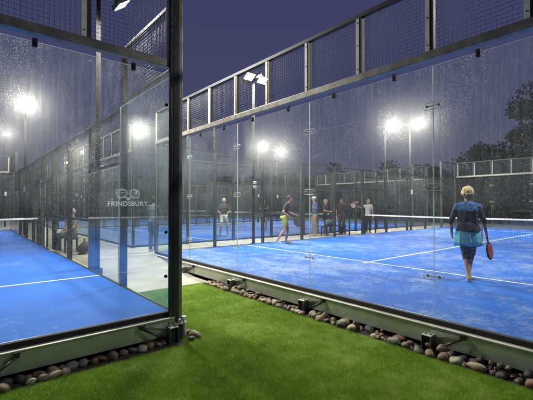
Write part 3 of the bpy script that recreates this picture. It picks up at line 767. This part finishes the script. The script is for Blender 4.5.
    if skirt:
        m = MB(); N = 72; rings = []
        zs = [(.975, .178, .145, .0), (.94, .192, .155, .01), (.88, .203, .163, .03), (.80, .212, .170, .04), (.72, .218, .174, .06), (.645, .222, .176, .07)]
        for z, a, b, w_ in zs:
            rg = []
            for i in range(N):
                th = 2 * PI * i / N; k = 1 + w_ * (math.sin(th * 9 + z * 4) + .5 * math.sin(th * 17 + 2)) * .7
                rg.append(m.bm.verts.new((a * k * math.cos(th), b * k * math.sin(th) , z + .010 * math.sin(th * 3 + 1) * (z < .66))))
            rings.append(rg)
        for A, C_ in zip(rings, rings[1:]):
            for i in range(N): m.bm.faces.new([A[i], A[(i + 1) % N], C_[(i + 1) % N], C_[i]])
        o = m.build('skirt', skirt, t, smooth=True); sd = o.modifiers.new('s', 'SOLIDIFY'); sd.thickness = .006
    return t
def racket(label, parent_person, p, direction, face_n, colr='racket_red'):
    """a padel racket held in a hand: a thing of its own, p in the person's local space"""
    M = Matrix.Translation(Vector(parent_person.location)) @ Matrix.Rotation(parent_person.rotation_euler.z, 4, 'Z') @ Matrix.Scale(parent_person.scale[0], 4)
    w = M @ Vector(p); d = (M.to_3x3() @ Vector(direction)).normalized(); n = (M.to_3x3() @ Vector(face_n)).normalized()
    xx = d.cross(n).normalized(); n = xx.cross(d)
    t = empty('racket', w, 0, label=label, cat='padel racket'); t.rotation_mode = 'QUATERNION'; t.rotation_quaternion = Matrix((xx, d, n)).transposed().to_quaternion()
    m = MB(); m.cyl((0, -.07, 0), (0, .08, 0), .016, .015, 12); m.cyl((0, -.08, 0), (0, -.07, 0), .019, .019, 12); m.build('handle', 'racket_black', t)
    m = MB(); out = []; N = 32
    for i in range(N):
        a = 2 * PI * i / N; ry = .135 if math.sin(a) > 0 else .155; out.append((.125 * math.cos(a) * (1 if math.sin(a) > -.4 else .88), .25 + ry * math.sin(a)))
    m.prism([(x_ * .9, .25 + (y_ - .25) * .9) for x_, y_ in out], 'z', -.016, .016, colr); 
    m.build('hitting_face', None, t)
    m = MB(); m.loop_tube([(x_, y_, 0) for x_, y_ in out], .019, 8); m.cyl((-.06, .125, 0), (-.012, .07, 0), .012, .012, 8); m.cyl((.06, .125, 0), (.012, .07, 0), .012, .012, 8); m.build('rim', 'racket_black', t)
    # pattern of holes
    m = MB()
    for i in range(-3, 4):
        for j in range(-3, 4):
            if i * i + j * j < 11:
                for z in (-.0175, .0165): m.cyl((i * .024, .25 + j * .024, z), (i * .024, .25 + j * .024, z + .001), .0055, .0055, 8)
    m.build('holes', 'rubber_black', t); return t

W = person('woman with short blonde hair, navy and blue top and turquoise skirt, back turned', (6.90, 2.66, .004), R(-66),
           dict(elL=(-.27, -.06, 1.11), wrL=(-.265, .03, .885), elR=(.255, .02, 1.11), wrR=(.300, .10, .885), knR=(.055, .10, .50), anR=(.015, .20, .085), knL=(-.035, .02, .49), anL=(.010, -.16, .105), footL=(0, .8, -.5),
                shL=(-.165, 0, 1.355), shR=(.165, 0, 1.355), bulk=.010, hem=1, curlR=.9, curlL=.3, palmR=(-.8, .5, 0), palmL=(.8, .5, 0)),
           top=('navy', 'cobalt'), top_fn=lambda c: 1 if c.z > 1.29 + .25 * abs(c.x) - .03 else 0, bottom='legging', bottom_to='knee',
           hair='hair_blonde', hair_style='curly', sleeve='elbow', vox=.009, scale=.965, skirt='turquoise')
racket('red and black padel racket hanging from the woman\'s right hand', W, (.315, .12, .795), (.16, .12, -1), (.93, -.36, .1))
A = person('player in dark shirt and yellow shorts striding right on the sandy court', (8.62, 9.30, .004), R(-130),
       dict(pel=(0, -.03, .90), wai=(0, .0, 1.05), che=(0, .06, 1.24), nek=(0, .12, 1.40), hea=(0, .17, 1.56), shL=(-.175, .09, 1.345), shR=(.175, .07, 1.345), elL=(-.24, .15, 1.09), wrL=(-.16, .36, 1.0),
            elR=(.25, -.05, 1.10), wrR=(.22, .16, .95), knL=(-.10, .12, .49), anL=(-.10, .06, .075), knR=(.10, .0, .49), anR=(.10, -.24, .15), footR=(0, .6, -.8)),
       top=('black_cloth',), bottom='yellow', bottom_to='thigh', hair='hair_dark', hair_style='short', vox=.014)
racket('dark padel racket in the hand of the player in yellow shorts', A, (.23, .25, .90), (.1, .8, -.6), (.9, 0, .2), 'charcoal')
Bp = person('fair haired player in dark top on the second court', (8.55, 13.0, .004), R(150),
       dict(knL=(-.13, .10, .50), knR=(.13, .08, .50), anL=(-.17, -.02, .085), anR=(.18, -.02, .085), elL=(-.26, .02, 1.12), wrL=(-.14, .25, 1.05), elR=(.26, .02, 1.12), wrR=(.14, .26, 1.02)),
       top=('charcoal',), bottom='white_cloth', bottom_to='thigh', hair='hair_blonde', scale=.95)
racket('padel racket held by the fair haired player on the second court', Bp, (.10, .33, 1.0), (-.3, .8, .3), (.3, .2, 1), 'maroon')
C_ = person('man in blue shirt, beige trousers and white cap standing on the concrete strip', (12.35, 11.3, -.056), R(60),
       dict(elL=(-.27, .02, 1.14), wrL=(-.36, .12, 1.20), elR=(.24, -.02, 1.12)), top=('denim',), bottom='beige', bottom_to='ankle', hair='hair_grey', hair_style='cap', scale=1.04, sleeve='elbow')
E = person('dark clothed player reaching one bare arm out behind the net post', (13.85, 10.95, -.056), R(120),
       dict(elL=(-.42, .10, 1.42), wrL=(-.66, .14, 1.50), elR=(.25, .02, 1.12)), top=('black_cloth',), bottom='charcoal', bottom_to='ankle', scale=1.0)
F = person('player in grey top and black shorts standing by the bench', (13.25, 11.45, -.056), R(200), dict(elR=(.27, .05, 1.15), wrR=(.15, .24, 1.12)), top=('charcoal',), bottom='black_cloth', bottom_to='thigh', hair='hair_grey', scale=.98)
G = person('person in white shirt and dark trousers beyond the net', (15.7, 10.75, -.056), R(150),
       dict(elR=(.38, .08, 1.25), wrR=(.56, .12, 1.33), elL=(-.25, 0, 1.12)), top=('white_cloth',), bottom='black_cloth', bottom_to='ankle', hair='hair_grey', scale=.98)
racket('pale padel racket held out by the person in the white shirt', G, (.64, .13, 1.36), (1, .1, .1), (0, 1, .3), 'white_cloth')
Hh = person('person in grey blue jacket and denim standing on the path behind the left glass', (4.42, 10.55, -.056), R(-60),
       dict(elL=(-.24, .04, 1.12), wrL=(-.12, .24, 1.08), wrR=(.12, .24, 1.08), elR=(.24, .04, 1.12)), top=('grey_blue',), bottom='denim', bottom_to='ankle', hair='hair_dark', sleeve='long', scale=.97)
Jp = person('player in charcoal top waiting at the net of the second court', (13.6, 16.4, .004), R(120), dict(elL=(-.27, .08, 1.16), wrL=(-.13, .3, 1.15), elR=(.26, .05, 1.15), wrR=(.13, .3, 1.12)), top=('charcoal',), bottom='black_cloth', bottom_to='thigh')
# seated person by the left fence
I = person('seated person in dull lime top beside the left court fence', (2.62, 12.3, -.47), R(100),
       dict(knL=(-.11, .42, .90), knR=(.11, .42, .90), anL=(-.11, .46, .50), anR=(.11, .46, .50), elL=(-.24, .08, 1.14), elR=(.24, .08, 1.14), wrL=(-.12, .30, .98), wrR=(.12, .30, .98)),
       top=('lime',), bottom='charcoal', bottom_to='ankle', hair='hair_grey')
def bench(label, loc, rz, L=1.6, mat='dark_steel'):
    t = empty('bench', loc, rz, label=label, cat='bench')
    for k in range(3):
        m = MB(); m.box(-L / 2, -.19 + k * .13, .42, L / 2, -.07 + k * .13, .45); m.build('seat_board', 'fence_steel', t, .004)
    for s in (-1, 1):
        m = MB(); x_ = s * (L / 2 - .15); m.box(x_ - .025, -.18, 0.004, x_ + .025, -.13, .418); m.box(x_ - .025, .13, 0.004, x_ + .025, .18, .418); m.box(x_ - .025, -.129, .38, x_ + .025, .129, .418); m.build('leg_frame', mat, t, .004)
    return t
bench('low dark bench between the courts behind the net post', (13.3, 11.0, -.06), 0)
bench('low bench under the seated person in lime', (2.50, 12.3, -.06), R(90), 1.0)
def bag(label, loc, rz, mat, s=1.):
    t = empty('sports_bag', loc, rz, label=label, cat='bag')
    B = Body()
    for i in range(9): B.ell((-.24 * s + i * .06 * s, 0, .15 * s), (.09 * s, .14 * s, .15 * s))
    remeshed('bag_body', B.bm, .02, None, [mat], t, 3)
    m = MB(); m.loop_tube([(-.15 * s + .30 * s * i / 10, 0, .28 * s + .11 * s * math.sin(PI * i / 10)) for i in range(11)], .012, 6, closed=False); m.build('handle', 'rubber_black', t); return t
bag('grey blue sports bag resting on the dark bench', (13.05, 11.0, .39), R(10), 'grey_blue')
bag('black sports bag on the concrete beside the dark bench', (14.25, 11.25, -.058), R(50), 'black_cloth', 1.2)
bag('dark sports bag on the path below the seated person', (2.75, 11.5, -.058), R(70), 'black_cloth', 1.1)

# ------------------------------------------------------------------ sky, camera, render settings
w = bpy.data.worlds.new('World'); scene.world = w; w.use_nodes = True; nt = w.node_tree; nt.nodes.clear()
out = nt.nodes.new('ShaderNodeOutputWorld'); bg = nt.nodes.new('ShaderNodeBackground'); tc = nt.nodes.new('ShaderNodeTexCoord'); sp = nt.nodes.new('ShaderNodeSeparateXYZ')
rp = nt.nodes.new('ShaderNodeValToRGB'); cr = rp.color_ramp; cr.elements[0].position = 0.; cr.elements[0].color = (.105, .108, .160, 1); cr.elements[1].position = .7; cr.elements[1].color = (.035, .041, .114, 1)
e = cr.elements.new(.25); e.color = (.058, .064, .142, 1)
nt.links.new(tc.outputs['Generated'], sp.inputs[0]); nt.links.new(sp.outputs['Z'], rp.inputs[0]); nt.links.new(rp.outputs[0], bg.inputs[0]); bg.inputs[1].default_value = 1.; nt.links.new(bg.outputs[0], out.inputs[0])

cam = bpy.data.cameras.new('camera'); co = bpy.data.objects.new('camera', cam); COL.objects.link(co); scene.camera = co
co.location = (0, 0, 1.34); co.rotation_euler = (R(90.8), 0, R(-40)); cam.sensor_width = 36; cam.lens = 36 * 364 / 533; cam.clip_end = 1500; cam.clip_start = .05
vs = scene.view_settings; vs.view_transform = 'Standard'; vs.look = 'None'; vs.gamma = 1; vs.exposure = 0; vs.use_curve_mapping = False
cy = scene.cycles; cy.use_denoising = True; cy.max_bounces = 5; cy.diffuse_bounces = 2; cy.glossy_bounces = 2; cy.transmission_bounces = 2; cy.volume_bounces = 0; cy.transparent_max_bounces = 40
cy.sample_clamp_indirect = 4; cy.sample_clamp_direct = 0; cy.caustics_reflective = False; cy.caustics_refractive = False; cy.use_light_tree = True
bpy.data.scenes.remove(TMP)
cy.use_adaptive_sampling = True; cy.adaptive_threshold = .03; cy.adaptive_min_samples = 20
